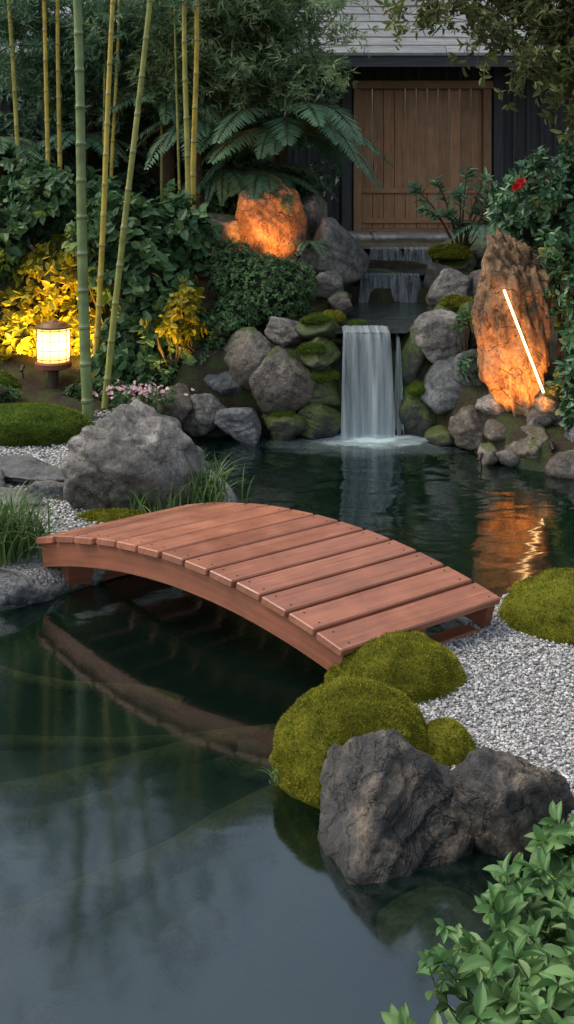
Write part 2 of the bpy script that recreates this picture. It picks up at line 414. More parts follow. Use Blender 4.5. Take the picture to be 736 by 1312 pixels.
# water
m,nt,out=newmat('water'); P=pos(nt)
sp=N(nt,'ShaderNodeSeparateXYZ'); nt.links.new(P,sp.inputs[0])
mv=N(nt,'ShaderNodeVectorMath',operation='MULTIPLY'); mv.inputs[1].default_value=(1,1.6,1); nt.links.new(P,mv.inputs[0])
na=noise(nt,mv.outputs[0],2.4,2,.45,.6); nb=noise(nt,mv.outputs[0],.9,1,.5)
far=N(nt,'ShaderNodeMapRange'); far.inputs[1].default_value=6.3; far.inputs[2].default_value=9.8; far.inputs[3].default_value=.05; far.inputs[4].default_value=.75
nt.links.new(sp.outputs[1],far.inputs[0])
hh=mth(nt,'MULTIPLY',mth(nt,'ADD',na,mth(nt,'MULTIPLY',nb,.6)),far.outputs[0])
nr=bump(nt,hh,.5,.05)
gl=N(nt,'ShaderNodeBsdfGlossy'); gl.inputs['Roughness'].default_value=.08; gl.inputs['Color'].default_value=(.90,.97,1,1); nt.links.new(nr,gl.inputs['Normal'])
tr=N(nt,'ShaderNodeBsdfTransparent'); tr.inputs[0].default_value=(.70,.84,.64,1)
df=N(nt,'ShaderNodeBsdfDiffuse'); df.inputs[0].default_value=(.004,.028,.019,1)
mt=N(nt,'ShaderNodeMixShader'); mt.inputs[0].default_value=.18; nt.links.new(tr.outputs[0],mt.inputs[1]); nt.links.new(df.outputs[0],mt.inputs[2])
fr=N(nt,'ShaderNodeFresnel'); fr.inputs['IOR'].default_value=1.85; nt.links.new(nr,fr.inputs['Normal'])
mg=N(nt,'ShaderNodeMixShader'); nt.links.new(fr.outputs[0],mg.inputs[0]); nt.links.new(mt.outputs[0],mg.inputs[1]); nt.links.new(gl.outputs[0],mg.inputs[2])
ds=N(nt,'ShaderNodeVectorMath',operation='DISTANCE')
sc=N(nt,'ShaderNodeVectorMath',operation='MULTIPLY'); sc.inputs[1].default_value=(.6,1,1); nt.links.new(P,sc.inputs[0])
nt.links.new(sc.outputs[0],ds.inputs[0]); ds.inputs[1].default_value=(.70*.6,10.5,0)
fm=ramp(nt,mth(nt,'ADD',ds.outputs['Value'],mth(nt,'MULTIPLY',mth(nt,'SUBTRACT',noise(nt,mv.outputs[0],5,4,.6),.5),.45)),[(.08,.9),(.20,.38),(.36,.08),(.65,0)],'EASE')
fd=N(nt,'ShaderNodeBsdfDiffuse'); fd.inputs[0].default_value=(.62,.76,.76,1)
mf=N(nt,'ShaderNodeMixShader'); nt.links.new(fm,mf.inputs[0]); nt.links.new(mg.outputs[0],mf.inputs[1]); nt.links.new(fd.outputs[0],mf.inputs[2])
nt.links.new(mf.outputs[0],out.inputs[0])
mb=MB(); mb.add([(-5.3,1,0),(4,1,0),(4,10.9,0),(-5.3,10.9,0)],[[0,1,2,3]]); mb.obj('pond_water',m,False)

mb=MB()
for (a,b,r) in [((-2.0,3.5,-.14),(.12,5.25,-.13),.085),((-2.6,4.7,-.17),(-.2,5.7,-.16),.07),((-1.9,5.55,-.13),(.0,5.75,-.13),.035),((-.5,6.0,-.13),(-1.5,6.4,-.13),.035)]:
    t=np.linspace(0,1,40)[:,None]; P=np.array(a)*(1-t)+np.array(b)*t; P[:,2]+=.02*np.sin(t[:,0]*7); P[:,0]+=.04*np.sin(t[:,0]*5)
    tube(mb,P,r*(1.1-.35*t[:,0]+.12*vn(np.stack([t[:,0]*12,t[:,0]*0+r*50,t[:,0]*0],1))),14)
mb.obj('sunken_log',rockmat('sunken_wood',(.14,.11,.04),(.30,.22,.085),(.42,.33,.14),.0,3),True)
MSK=rockmat('sunken_rock',(.14,.13,.07),(.25,.22,.12),(.36,.32,.19),0,2.5)
rock('sunken_boulder',(.46,4.30,-.11),(.20,.17,.10),5,MSK,facets=18)
for q in range(12):
    x,y=R.uniform(-1.6,.9),R.uniform(3.6,6.2); z,d=hz(x,y)
    if d[0]<-.15: rock('sunken_boulder',(x,y,z[0]+.02),(R.uniform(.08,.18),R.uniform(.08,.15),R.uniform(.05,.09)),600+q,MSK,sub=3)

# ------------------------------------------------------------------ gravel
m,nt,out=newmat('gravel_stone'); a=attr(nt)
c=ramp(nt,a.outputs['Fac'],[(0,(.13,.125,.12)),(.3,(.29,.285,.275)),(.7,(.43,.42,.40)),(1,(.62,.61,.59))])
prin(nt,out,c,.75,None,.3); M_grav=m
def gravel(name,n,xr,yr,smin,smax,dmin=.02,mat=None):
    x=R.uniform(*xr,n); y=R.uniform(*yr,n); z,d=hz(x,y); k=d>dmin
    x,y,z=x[k],y[k],z[k]; n=len(x)
    V,F=ico(1)
    s=R.uniform(smin,smax,n)
    Sx=s[:,None]*R.uniform(.6,1.25,(n,3)); Sx[:,2]*=.75
    a=R.uniform(0,2*pi,n); ca,sa=np.cos(a)[:,None],np.sin(a)[:,None]
    P=V[None]*Sx[:,None]*R.uniform(.8,1.15,(n,len(V),1))
    Q=np.stack([P[:,:,0]*ca-P[:,:,1]*sa,P[:,:,0]*sa+P[:,:,1]*ca,P[:,:,2]],2)
    Q+=np.stack([x,y,z+s*R.uniform(.1,.9,n)],1)[:,None]
    FF=(F[None]+np.arange(n)[:,None,None]*len(V)).reshape(-1,3)
    mb=MB(); mb.add(Q.reshape(-1,3),FF,0,np.repeat(R.random(n),len(V))[:,None]*np.ones((1,3)))
    return mb.obj(name,mat or M_grav,False)
gravel('gravel',34000,(.2,2.2),(4.55,7.0),.0045,.0095)
gravel('gravel',16000,(-3.2,-.6),(7.6,10.45),.007,.013,.05)

# ------------------------------------------------------------------ moss mounds
def moss(loc,r,seed,nf,mat=ML_moss,fl=.013,sub=5,lump=.10,name='moss_mound'):
    mb=MB(); V,F=ico(sub)
    def surf(D):
        q=1+lump*fbm(D*1.3+seed*5.3,2)+.04*vn(D*5+seed)+.018*vn(D*13+seed)
        P=D*np.array(r)*q[:,None]
        P[:,2]=np.where(D[:,2]<0,P[:,2]*.6,P[:,2])
        return P+np.array(loc)
    mb.add(surf(V),F,0,(.18+.25*fbm(V*6+seed,3))[:,None]*np.ones((1,3)))
    D=unit(R.normal(size=(nf,3))); D[:,2]=np.abs(D[:,2])*1.0-.3*R.random(nf); D=unit(D)
    P=surf(D); nrm=unit(D/np.array(r))
    dr=nrm+.6*R.normal(size=D.shape)
    rn=np.clip(.5+.7*fbm(D*5+seed,3)+.28*R.normal(size=nf),0,1)
    leaves(mb,P-nrm*.004,dr,R.normal(size=D.shape),fl*R.uniform(.6,1.4,nf),fl*.32,THIN,0,rn)
    return mb.obj(name,mat,True)
moss((.275,5.12,.07),(.325,.30,.30),1,60000,fl=.012)
moss((.49,5.74,.08),(.32,.27,.23),2,38000,fl=.012)
moss((.65,5.10,.05),(.13,.18,.17),3,13000,fl=.012)
moss((1.46,6.40,.10),(.36,.33,.26),4,28000)
moss((-2.10,10.05,.18),(.52,.34,.21),5,22000,ML_mossg,.02)
moss((-1.1,8.0,.10),(.30,.13,.07),6,7000,ML_moss,.02)
moss((-2.7,10.9,.35),(.35,.25,.16),8,6000,ML_mossg,.02)
moss((1.62,12.45,1.33),(.22,.18,.10),9,5000,ML_moss,.02)
moss((1.52,11.1,1.04),(.15,.14,.07),10,3500,ML_moss,.02)
moss((.40,11.1,.91),(.11,.12,.06),12,2500,ML_moss,.02)
for q,(x,y,z,rx,rz) in enumerate([(.27,10.82,.94,.12,.06),(.22,10.62,.72,.11,.06),(.31,10.58,.50,.12,.07),(1.13,10.58,.38,.11,.07),
       (-.04,10.50,.19,.11,.05),(1.64,10.75,.99,.12,.06),(.62,11.05,.85,.09,.04),(.50,11.8,1.0,.10,.05)]):
    moss((x,y,z),(rx,rx*.85,rz),40+q,2200,ML_mossg,.018,4,.4,'moss_patch')

# ------------------------------------------------------------------ boulders
rock('boulder',(.375,4.70,.03),(.33,.28,.335),14,MR_dark,sub=6,k=50,facets=12,strat=.9,rot=.2,rough=.02,pointy=.22,sdir=(-.7,.1,1.),ridge=.035)
rock('boulder',(.825,4.70,.03),(.20,.24,.31),29,MR_dark,sub=6,k=50,facets=12,strat=.9,rot=1.2,rough=.02,pointy=.15,sdir=(.8,.1,1.),ridge=.035)
rock('boulder',(-1.05,8.45,.28),(.46,.38,.43),31,MR_grey,sub=6,k=40,facets=12,strat=1.0,rough=.03,rot=.3,tilt=.1,pointy=.12,ridge=.05)
B=[
(-.07,10.62,.47,.26,.26,.24,MR_warm),(-.33,10.75,.56,.20,.25,.27,MR_warm),(0.0,10.98,.80,.21,.22,.16,MR_grey),
(-.38,10.5,.12,.22,.2,.17,MR_slate),(-.70,10.6,.18,.18,.2,.17,MR_grey),(-.04,10.55,.10,.19,.18,.15,MR_moss),
(.27,10.85,.86,.15,.18,.13,MR_moss),(.27,10.68,.66,.17,.18,.13,MR_moss),(.29,10.66,.40,.17,.18,.17,MR_moss),(.29,10.6,.12,.19,.18,.15,MR_moss),
(-1.12,10.3,.14,.34,.2,.13,MR_grey),(-.95,10.62,.28,.2,.2,.17,MR_warm),(-.55,10.75,.42,.17,.17,.16,MR_slate),
(1.31,10.8,.80,.25,.25,.25,MR_grey),(1.56,11.6,1.08,.24,.25,.21,MR_grey),(1.5,11.15,.97,.19,.2,.11,MR_moss),
(1.08,10.75,.62,.12,.16,.24,MR_moss),(1.12,10.65,.2,.17,.16,.25,MR_moss),(1.36,10.6,.43,.21,.22,.27,MR_slate),
(1.50,10.22,.14,.20,.2,.17,MR_warm),(1.75,10.2,.33,.18,.18,.12,MR_grey),(1.76,10.0,.18,.16,.16,.11,MR_warm),
(1.92,9.75,.09,.19,.18,.16,MR_warm),(1.58,9.8,.04,.10,.1,.08,MR_warm),(2.14,9.5,.04,.16,.16,.13,MR_warm),(2.12,10.05,.33,.22,.2,.26,MR_warm),
(1.6,10.5,.55,.17,.2,.24,MR_slate),(2.45,9.6,.15,.22,.2,.2,MR_grey),(1.62,10.85,.85,.18,.2,.2,MR_moss),(1.3,10.35,.05,.14,.14,.10,MR_moss),
(2.0,9.95,.28,.14,.14,.12,MR_grey),(1.72,9.72,.05,.09,.09,.07,MR_grey),(2.3,9.75,.22,.18,.16,.16,MR_slate),
(-.65,12.1,1.55,.18,.2,.24,MR_warm),(-.66,11.9,1.3,.2,.2,.18,MR_warm),(.2,12.6,1.72,.16,.2,.19,MR_grey),
(.45,12.25,1.37,.36,.3,.28,MR_grey),(.16,12.0,1.30,.18,.2,.15,MR_grey),(.38,11.7,1.10,.15,.16,.14,MR_grey),(.50,11.5,.97,.12,.14,.10,MR_warm),
(.38,11.15,.84,.12,.14,.09,MR_moss),(1.70,12.6,1.22,.22,.2,.14,MR_moss),(1.48,12.2,1.12,.14,.2,.14,MR_dark),(1.45,11.3,.86,.2,.2,.12,MR_dark),
(.35,12.9,1.25,.3,.2,.16,MR_dark),(1.85,12.9,1.3,.3,.25,.16,MR_warm),(1.9,11.5,1.1,.25,.25,.2,MR_warm),
(.62,11.1,.80,.10,.12,.06,MR_moss)]
for q,b in enumerate(B):
    rock('boulder',b[:3],b[3:6],100+q*7,b[6],sub=5 if b[3]>.16 else 4,k=14+(q%4)*5,facets=12+q%4,rot=(q*1.7)%3,rough=.05,strat=.5)
rock('boulder',(-.22,12.15,1.52),(.44,.3,.60),321,MR_tan,sub=6,k=26,facets=11,strat=.8,rough=.05,rot=.5,pointy=.3,ridge=.04)
rock('standing_rock',(1.85,10.25,.93),(.31,.28,.86),77,MR_tan,sub=6,k=20,strat=1.4,rough=.08,facets=14,tilt=-.06,pointy=.10,sdir=(1,.2,.5),ridge=.07)
for q,b in enumerate([(-1.90,8.95,.15,.34,.26,.08),(-1.85,8.35,.12,.30,.22,.08),(-1.60,8.50,.14,.14,.14,.09),(-2.25,8.7,.14,.3,.3,.10)]):
    rock('slab_stone',b[:3],b[3:],400+q,MR_slate,sub=5,k=30,facets=12,rough=.03,strat=.5)
for q,b in enumerate([(-1.62,6.98,.04,.26,.17,.13),(-1.20,7.32,.05,.20,.17,.12),(-1.98,6.75,.04,.26,.18,.14),(-1.42,7.15,.03,.14,.12,.11),(-.9,7.6,.03,.18,.15,.09),(-.45,8.15,.02,.18,.14,.07),
                       (.98,6.45,.03,.2,.18,.09)]):
    rock('bank_stone',b[:3],b[3:],500+q,MR_slate,sub=5,k=20,facets=13,rough=.05,strat=.6)
mb=MB()
rockgeo(mb,(.73,10.95,.32),(.45,.25,.52),901,sub=5,k=8,strat=.7)
rockgeo(mb,(1.02,12.75,.98),(.50,.2,.16),902,sub=5,k=10,strat=.7)
rockgeo(mb,(1.2,13.45,1.12),(.52,.2,.19),903,sub=5,k=10,strat=.7)
mb.obj('waterfall_ledge',rockmat('ledge_rock',(.012,.013,.012),(.03,.03,.027),(.05,.055,.04),.3,4,.35),True)

# ------------------------------------------------------------------ waterfalls
def fallmat(name,lo,hi,fx):
    m,nt,out=newmat(name); a=attr(nt)
    mv=N(nt,'ShaderNodeVectorMath',operation='MULTIPLY'); mv.inputs[1].default_value=(fx,.5,1); nt.links.new(a.outputs['Vector'],mv.inputs[0])
    n1=noise(nt,mv.outputs[0],1.0,3,.55,.1)
    sp=N(nt,'ShaderNodeSeparateXYZ'); nt.links.new(a.outputs['Vector'],sp.inputs[0])
    fac=mth(nt,'ADD',ramp(nt,n1,[(.30,lo),(.75,hi)]),mth(nt,'MULTIPLY',sp.outputs[1],.06))
    d1=N(nt,'ShaderNodeBsdfDiffuse'); d1.inputs[0].default_value=(.72,.79,.82,1)
    t1=N(nt,'ShaderNodeBsdfTranslucent'); t1.inputs[0].default_value=(.7,.78,.82,1)
    ad=N(nt,'ShaderNodeMixShader'); ad.inputs[0].default_value=.4; nt.links.new(d1.outputs[0],ad.inputs[1]); nt.links.new(t1.outputs[0],ad.inputs[2])
    tp=N(nt,'ShaderNodeBsdfTransparent'); tp.inputs[0].default_value=(.85,.9,.9,1)
    mx=N(nt,'ShaderNodeMixShader'); nt.links.new(fac,mx.inputs[0]); nt.links.new(tp.outputs[0],mx.inputs[1]); nt.links.new(ad.outputs[0],mx.inputs[2]); nt.links.new(mx.outputs[0],out.inputs[0])
    return m
M_fall=fallmat('falling_water',.02,.70,24); M_fall2=fallmat('thin_falling_water',.0,.5,34)
def fall(mb,x0,x1,ytop,ztop,zbot,throw=.18,back=.25,nu=60,nv=24,amp=.012,seed=0):
    u=np.linspace(0,1,nu); v=np.linspace(0,1,nv)
    U,Vv=np.meshgrid(u,v)
    lip=.2
    t=np.clip((Vv-lip)/(1-lip),0,1)
    Yc=ytop+back*(1-np.clip(Vv/lip,0,1))-throw*t**.55
    Zc=ztop+.01-(ztop-zbot)*t**1.4-.012*np.clip(Vv/lip,0,1)
    Xc=x0+(x1-x0)*U+(U-.5)*.06*t
    w=vn(np.stack([U.ravel()*9+seed,Vv.ravel()*1.2,np.zeros(U.size)],1)).reshape(U.shape)
    Yc=Yc-amp*w*(.3+t)*1.6-.02*np.sin(U*9+seed)*t
    V=np.stack([Xc.ravel(),Yc.ravel(),Zc.ravel()],1)
    i=np.arange(nv-1)[:,None]*nu; j=np.arange(nu-1)[None]
    F=np.stack([i+j,i+j+1,i+nu+j+1,i+nu+j],-1).reshape(-1,4)
    mb.add(V,F,0,np.stack([Xc.ravel(),t.ravel()*2,np.full(U.size,seed)],1))
mb=MB()
fall(mb,.48,.88,10.68,.86,-.01,seed=1); fall(mb,.50,.86,10.72,.86,-.01,seed=5,throw=.13)
fall(mb,.935,.965,10.70,.82,-.01,seed=3,nu=12,throw=.1)
mb.obj('waterfall',M_fall,True)
mb=MB(); fall(mb,.74,1.32,12.5,1.12,.84,seed=7,throw=.08,back=.06); mb.obj('waterfall',M_fall2,True)
mb=MB(); fall(mb,.88,1.2,13.2,1.31,1.1,seed=9,throw=.08,back=.06); fall(mb,1.24,1.50,13.2,1.31,1.1,seed=12,throw=.06,back=.06); mb.obj('waterfall',M_fall2,True)
m2,nt,out=newmat('stream_surface'); P=pos(nt); nz=noise(nt,P,9,4,.6,.5)
p=prin(nt,out,ramp(nt,nz,[(.35,(.012,.02,.018)),(.75,(.05,.07,.065))]),.12,bump(nt,nz,.6,.04),.8)
mb=MB()
for (pts,z) in [([(.40,10.66),(1.02,10.66),(1.3,11.6),(1.5,12.46),(.55,12.46),(.45,11.6)],.855),([(.5,12.5),(1.6,12.5),(1.7,13.2),(.6,13.2)],1.118),([(.7,13.22),(1.7,13.22),(1.8,13.8),(.8,13.8)],1.305)]:
    mb.add([(x,y,z) for x,y in pts],[list(range(len(pts)))])
mb.obj('stream_water',m2,False)

# ------------------------------------------------------------------ bridge
M_deck=woodmat('bridge_wood',(.21,.072,.040),(.40,.160,.090),.38,60,.5)
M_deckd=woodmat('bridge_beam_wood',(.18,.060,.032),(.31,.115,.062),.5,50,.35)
M_screw=plain('screw_metal',(.05,.04,.035),.4,.8)
A0=np.array([.675,5.95]); A1=np.array([-1.035,7.46]); W=np.array([.80,.60]); W=W/np.linalg.norm(W)*1.03
ax=A1-A0; Lb=np.linalg.norm(ax)
z0,rise=.27,.165
def bp(s): 
    p=A0+ax*s; return np.array([p[0],p[1],z0+rise*(1-(2*s-1)**2)])
w3=np.array([W[0],W[1],0]); wu=w3/np.linalg.norm(w3)
mb=MB(); NP=13
def prism(mb,c,t,n,w,ht,hn,mat,rnd,bv=.006):
    prof=[(-ht+bv,-hn),(ht-bv,-hn),(ht,-hn+bv),(ht,hn-bv),(ht-bv,hn),(-ht+bv,hn),(-ht,hn-bv),(-ht,-hn+bv)]
    hw=np.linalg.norm(w)/2; wuu=w/np.linalg.norm(w); st=[(-hw,.8),(-hw+bv,1),(hw-bv,1),(hw,.8)]
    V=[];T=[]
    for d,k in st:
        kk=1 if k==1 else None
        for a,b in prof:
            if kk is None: a=np.sign(a)*(abs(a)-bv*.7); b=np.sign(b)*(abs(b)-bv*.7)
            V.append(c+t*a+n*b+wuu*d); T.append((d,a+b*.7,rnd))
    F=[]
    for k in range(3):
        for i in range(8):
            j=(i+1)%8; F.append([k*8+i,k*8+j,k*8+8+j,k*8+8+i])
    V=np.array(V);T=np.array(T)
    mb.add(V,F,mat,T); mb.add(V[:8][::-1],[list(range(8))],mat,T[:8][::-1]); mb.add(V[24:],[list(range(8))],mat,T[24:])
for i in range(NP):
    s=(i+.5)/NP; p=bp(s); t=unit(bp(s+.01)-bp(s-.01)); n=unit(np.cross(t,wu)); n=n if n[2]>0 else -n
    half=Lb/NP/2*.985
    j=R.normal()*.004
    tl=t+n*R.normal()*.006
    prism(mb,p+wu*j,tl,n,w3*(1+R.normal()*.002),half-.007,.019,0,R.random())
    for e in(-1,1):
        for q in(-.55,.55):
            c=p+w3*.5*e*.885+t*half*q+n*.0195
            tube(mb,[c-n*.002,c+n*.0012],.0048,8,2)
def beam(mb,off,th,hh,mat,s0=0.0,s1=1.0,top=-.021):
    S=np.linspace(s0,s1,30); V=[];T=[]
    rn=R.random()
    for s in S:
        p=bp(s)+w3*off; t=unit(bp(s+.01)-bp(s-.01)); n=unit(np.cross(t,wu)); n=n if n[2]>0 else -n
        for a,b in((-1,0),(1,0),(1,-1),(-1,-1)):
            V.append(p+wu*a*th/2+n*(top+b*hh)); T.append((s*Lb,b*hh+a*.02,rn))
    F=[[k*4+i,k*4+(i+1)%4,k*4+4+(i+1)%4,k*4+4+i] for k in range(29) for i in range(4)]
    F+= [[3,2,1,0],[116,117,118,119]]
    mb.add(V,F,mat,T)
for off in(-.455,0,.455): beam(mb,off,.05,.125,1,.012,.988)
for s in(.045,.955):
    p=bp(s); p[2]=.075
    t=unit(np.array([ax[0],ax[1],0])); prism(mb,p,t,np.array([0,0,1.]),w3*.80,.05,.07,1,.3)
mb.obj('arched_bridge',[M_deck,M_deckd,M_screw],False)

# ------------------------------------------------------------------ building
house=bpy.data.objects.new('garden_house',None); COL.objects.link(house)
M_wall=woodmat('dark_cladding',(.022,.024,.026),(.055,.057,.06),.7,30)
M_door=woodmat('door_wood',(.23,.115,.055),(.44,.24,.13),.55,28)
M_frame=woodmat('door_frame_wood',(.20,.10,.05),(.34,.19,.10),.6,30)
M_sh=woodmat('shingle_wood',(.10,.108,.108),(.25,.256,.25),.8,20)
M_stone=rockmat('step_stone',(.1,.1,.095),(.2,.195,.185),(.28,.27,.26),0,3)
YW=15.1
mb=MB(); 
box(mb,-8,.80,YW,YW+.15,.9,3.5,0); box(mb,2.46,8,YW,YW+.15,.9,3.5,0); box(mb,.80,2.46,YW,YW+.15,3.12,3.5,0)
x=-8
while x<8:
    if not(.78-.05<x<2.50) : box(mb,x,x+.045,YW-.035,YW-.002,1.2,3.46,0)
    elif x>.86 and x<2.4: box(mb,x,x+.045,YW-.035,YW-.002,3.16,3.46,0)
    x+=.165
mb.obj('wall',M_wall,False,house)
mb=MB()
for x0,x1 in((.80,.90),(2.36,2.46)): box(mb,x0,x1,YW-.09,YW+.1,1.3,3.04,0,bev=.006)
box(mb,.78,2.48,YW-.10,YW+.1,3.042,3.14,0,along='x',bev=.006)
box(mb,.90,2.36,YW-.06,YW+.12,1.3,1.35,0,along='x',bev=.004)
box(mb,.66,.775,YW-.10,YW-.04,1.25,3.44,1,bev=.005); box(mb,2.485,2.6,YW-.10,YW-.04,1.25,3.44,1,bev=.005)
mb.obj('door_frame',[M_frame,M_wall],False,house)
mb=MB(); nb=11; w=(2.36-.90)/nb
for i in range(nb): box(mb,.90+i*w+.003,.90+(i+1)*w-.003,YW+.0,YW+.03,1.352,3.04,0,bev=.005)
for z in(1.42,1.78): box(mb,.905,2.355,YW-.022,YW-.002,z,z+.06,0,along='x',bev=.004)
box(mb,1.05,1.09,YW-.05,YW-.022,2.0,2.16,0)
mb.obj('door',M_door,False,house)
mb=MB(); ye,ze=14.35,3.40; sl=math.tan(radians(33))
y=ye
while y<19.5:
    z=ze+(y-ye)*sl
    x=-8+R.random()*.3
    while x<8:
        w_=R.uniform(.5,1.3)
        dy=.30; g=.006; r=R.random(); l=R.uniform(0,.008)
        V=np.array([(x,y,z+.035+l),(x+w_-g,y,z+.035+l),(x+w_-g,y+dy,z+dy*sl+.012),(x,y+dy,z+dy*sl+.012),(x,y,z+.008),(x+w_-g,y,z+.008)])
        tc=np.stack([V[:,0]-x,(V[:,1]-y)+V[:,2]*.3,np.full(6,r)],1)
        mb.add(V,[[0,1,2,3],[4,5,1,0]],0,tc); x+=w_
    y+=.16
box(mb,-8,8,ye+.02,ye+.06,ze-.12,ze+.005,1,along='x'); box(mb,-8,8,ye+.06,YW+.1,ze-.01,ze+.003,1,along='x')
mb.add([(-8,19.5,ze+5.15*sl),(8,19.5,ze+5.15*sl),(8,24,ze),(-8,24,ze)],[[0,1,2,3]],0)
mb.obj('roof',[M_sh,M_wall],False,house)
mb=MB()
x=.2
for w_ in(.8,.9,1.1): box(mb,x,x+w_-.01,14.35,15.0,1.2,1.335,0,bev=.02); x+=w_
mb.obj('stone_step',M_stone,False)

# ------------------------------------------------------------------ bamboo
m,nt,out=newmat('bamboo_green'); a=attr(nt)
sp=N(nt,'ShaderNodeSeparateXYZ'); nt.links.new(a.outputs['Vector'],sp.inputs[0])
c=ramp(nt,sp.outputs[2],[(0,(.15,.22,.10)),(.4,(.25,.28,.08)),(.7,(.46,.37,.07)),(1,(.55,.38,.06))])
nz=noise(nt,pos(nt),7,5); c=mixc(nt,1.0,c,ramp(nt,nz,[(.3,.6),(.7,1.2)]),'MULTIPLY'); prin(nt,out,c,.35,None,.5); M_bam=m
M_node=plain('bamboo_node',(.38,.37,.27),.6); M_noded=plain('bamboo_node_dark',(.05,.05,.025),.7)
def bamboo(top,base,rad,hue,seg=.3,topz=5.2,leafn=200):
    mb=MB(); b=np.array(base,float); t=np.array(top,float); d=(t-b)/(t[2]-b[2])
    n=int((topz-b[2])/seg)
    bend=R.uniform(-.02,.02)
    def at(zz):
        u=(zz-b[2])/(topz-b[2]); p=b+d*(zz-b[2]); p[0]+=bend*math.sin(u*pi*2); return p
    off=R.random()*seg
    P=[];r=[]
    k=at(b[2]-.1); P.append(k); r.append(rad)
    for i in range(n+1):
        zz=b[2]+off+i*seg
        if zz>topz: break
        u=i/n; rr=rad*(1-.3*u)
        for dz,f in((-.03,1.0),(-.012,1.03),(-.004,1.16),(.0,1.0),(.004,1.14),(.014,.98),(.04,.95)):
            P.append(at(zz+dz)); r.append(rr*f)
        tube(mb,[at(zz-.010),at(zz-.003)],rr*1.13,10,2,cap=False)
        tube(mb,[at(zz+.004),at(zz+.016)],rr*1.05,10,1,cap=False)
    tube(mb,P,np.array(r),10,0,hue)
    nc=leafn//5; zz=R.uniform(3.75,topz+.2,nc); C=np.stack([at(min(q,topz)) for q in zz]); C[:,2]=zz
    C[:,:2]+=R.normal(size=(nc,2))*.3
    rosettes(mb,C,R.normal(size=(nc,3))+[0,0,-.3],5,.13,.018,LEAF,3,(.3,1.0),.5)
    return mb.obj('bamboo_stalk',[M_bam,M_node,M_noded,ML_fern],True)
# (top x, top z) -> (base x, base z) of each stalk at distance Y, radius, hue
def BX(u,Y): return (u-368)*Y/1600
def BZ(v,Y): return 2.7-(v-150)*Y/1600
for (tx,bx,bv,Y,r,h) in [(98,113,515,10.3,.048,.12),(192,136,492,10.5,.030,.45),(146,122,462,10.9,.028,.75),(238,240,300,11.6,.030,.55),(250,250,320,11.7,.030,.9),
      (57,65,290,12.0,.026,.85),(75,77,280,12.2,.026,.8),(11,34,290,12.2,.026,.6),(205,209,280,12.6,.016,.4),(152,140,300,12.4,.02,.7),(134,134,280,12.6,.018,.6),(224,232,300,12.0,.014,.5),(-25,-10,400,11.0,.035,.3)]:
    bamboo((BX(tx,Y),Y,BZ(0,Y)),(BX(bx,Y),Y,min(BZ(bv,Y),1.3)-.1),r,h,topz=4.3,seg=.26+.1*R.random())

# ------------------------------------------------------------------ shrubs
def shrub(name,ells,n,L,W_,mat,per=6,corem=True,stems=True,**kw):
    mb=MB(); cloud(mb,ells,n,L,W_,per,0,**kw)
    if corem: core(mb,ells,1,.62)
    if stems:
        for e in ells:
            b=np.array([e[0]+R.normal()*.03,e[1],max(hz(e[0],e[1])[0][0],0)-.05])
            for q in range(4):
                t=np.linspace(0,1,6)[:,None]; tip=np.array(e[:3])+R.normal(size=3)*np.array(e[3:6])*.5
                tube(mb,b*(1-t)+tip*t+.02*np.sin(t*5),np.linspace(.012,.004,6),5,2)
    return mb.obj(name,[mat,M_core,M_stem],False)
shrub('hydrangea_bush',[(-1.30,11.2,1.25,.42,.35,.42),(-1.05,11.1,.85,.38,.32,.38),(-1.55,11.3,1.6,.4,.35,.35),(-.98,11.4,1.65,.32,.3,.33),(-1.35,11.0,.65,.32,.3,.3),(-.9,10.95,.6,.2,.2,.22)],5600,.12,.078,ML_hyd)
shrub('hydrangea_bush',[(-2.35,11.9,1.9,.45,.35,.4),(-2.8,11.7,1.5,.4,.35,.4),(-1.85,12.0,1.75,.35,.3,.4)],3000,.12,.075,ML_hyd)
shrub('golden_shrub',[(-2.15,11.6,1.22,.44,.3,.36),(-2.5,11.5,.8,.38,.3,.36),(-1.85,11.55,.75,.28,.28,.36),(-2.1,11.6,.55,.35,.25,.25)],3600,.10,.055,ML_yel)
shrub('golden_shrub',[(-.90,10.78,1.08,.17,.14,.24),(-1.02,10.75,.88,.18,.12,.14),(-.82,10.78,.85,.12,.10,.14)],520,.085,.05,ML_yel,corem=False,shell=(.2,1))
shrub('azalea_bush',[(-.22,11.35,1.13,.44,.36,.36),(-.48,11.4,1.3,.28,.3,.26),(.05,11.4,1.2,.24,.26,.22),(-.50,11.2,.9,.25,.25,.22)],16000,.036,.017,ML_fine,shell=(.72,1.0),lump=.22)
shrub('groundcover_plant',[(-.72,10.9,.62,.24,.2,.2),(-.8,10.95,.42,.25,.2,.15),(-.60,10.95,.8,.22,.18,.18),(-1.15,10.75,.48,.25,.14,.14),(-1.5,10.7,.36,.2,.12,.09)],3800,.06,.028,ML_fine)
shrub('evergreen_hedge',[(-1.6,13.3,2.3,.8,.5,.7),(-2.9,13.2,2.2,.8,.5,.6),(-3.9,13.0,2.1,.8,.5,.9),(-.7,13.6,2.3,.45,.35,.6),(-2.3,13.6,2.9,.6,.4,.35),(-1.0,13.3,1.6,.6,.4,.5)],10500,.11,.05,ML_dark)
shrub('leafy_undergrowth',[(-.35,12.9,1.95,.40,.25,.35),(.10,13.1,1.75,.25,.2,.30),(-.75,12.7,1.75,.30,.2,.25)],2600,.085,.04,ML_hyd)
shrub('groundcover_plant',[(-3.0,10.9,.5,.2,.2,.12),(-1.72,10.75,.36,.25,.10,.07),(-2.5,10.62,.36,.25,.1,.07)],1300,.05,.025,ML_fine)
mb=MB(); e=[(-1.22,10.33,.38,.30,.12,.09)]; cloud(mb,e,500,.045,.02,6,0,up=.8)
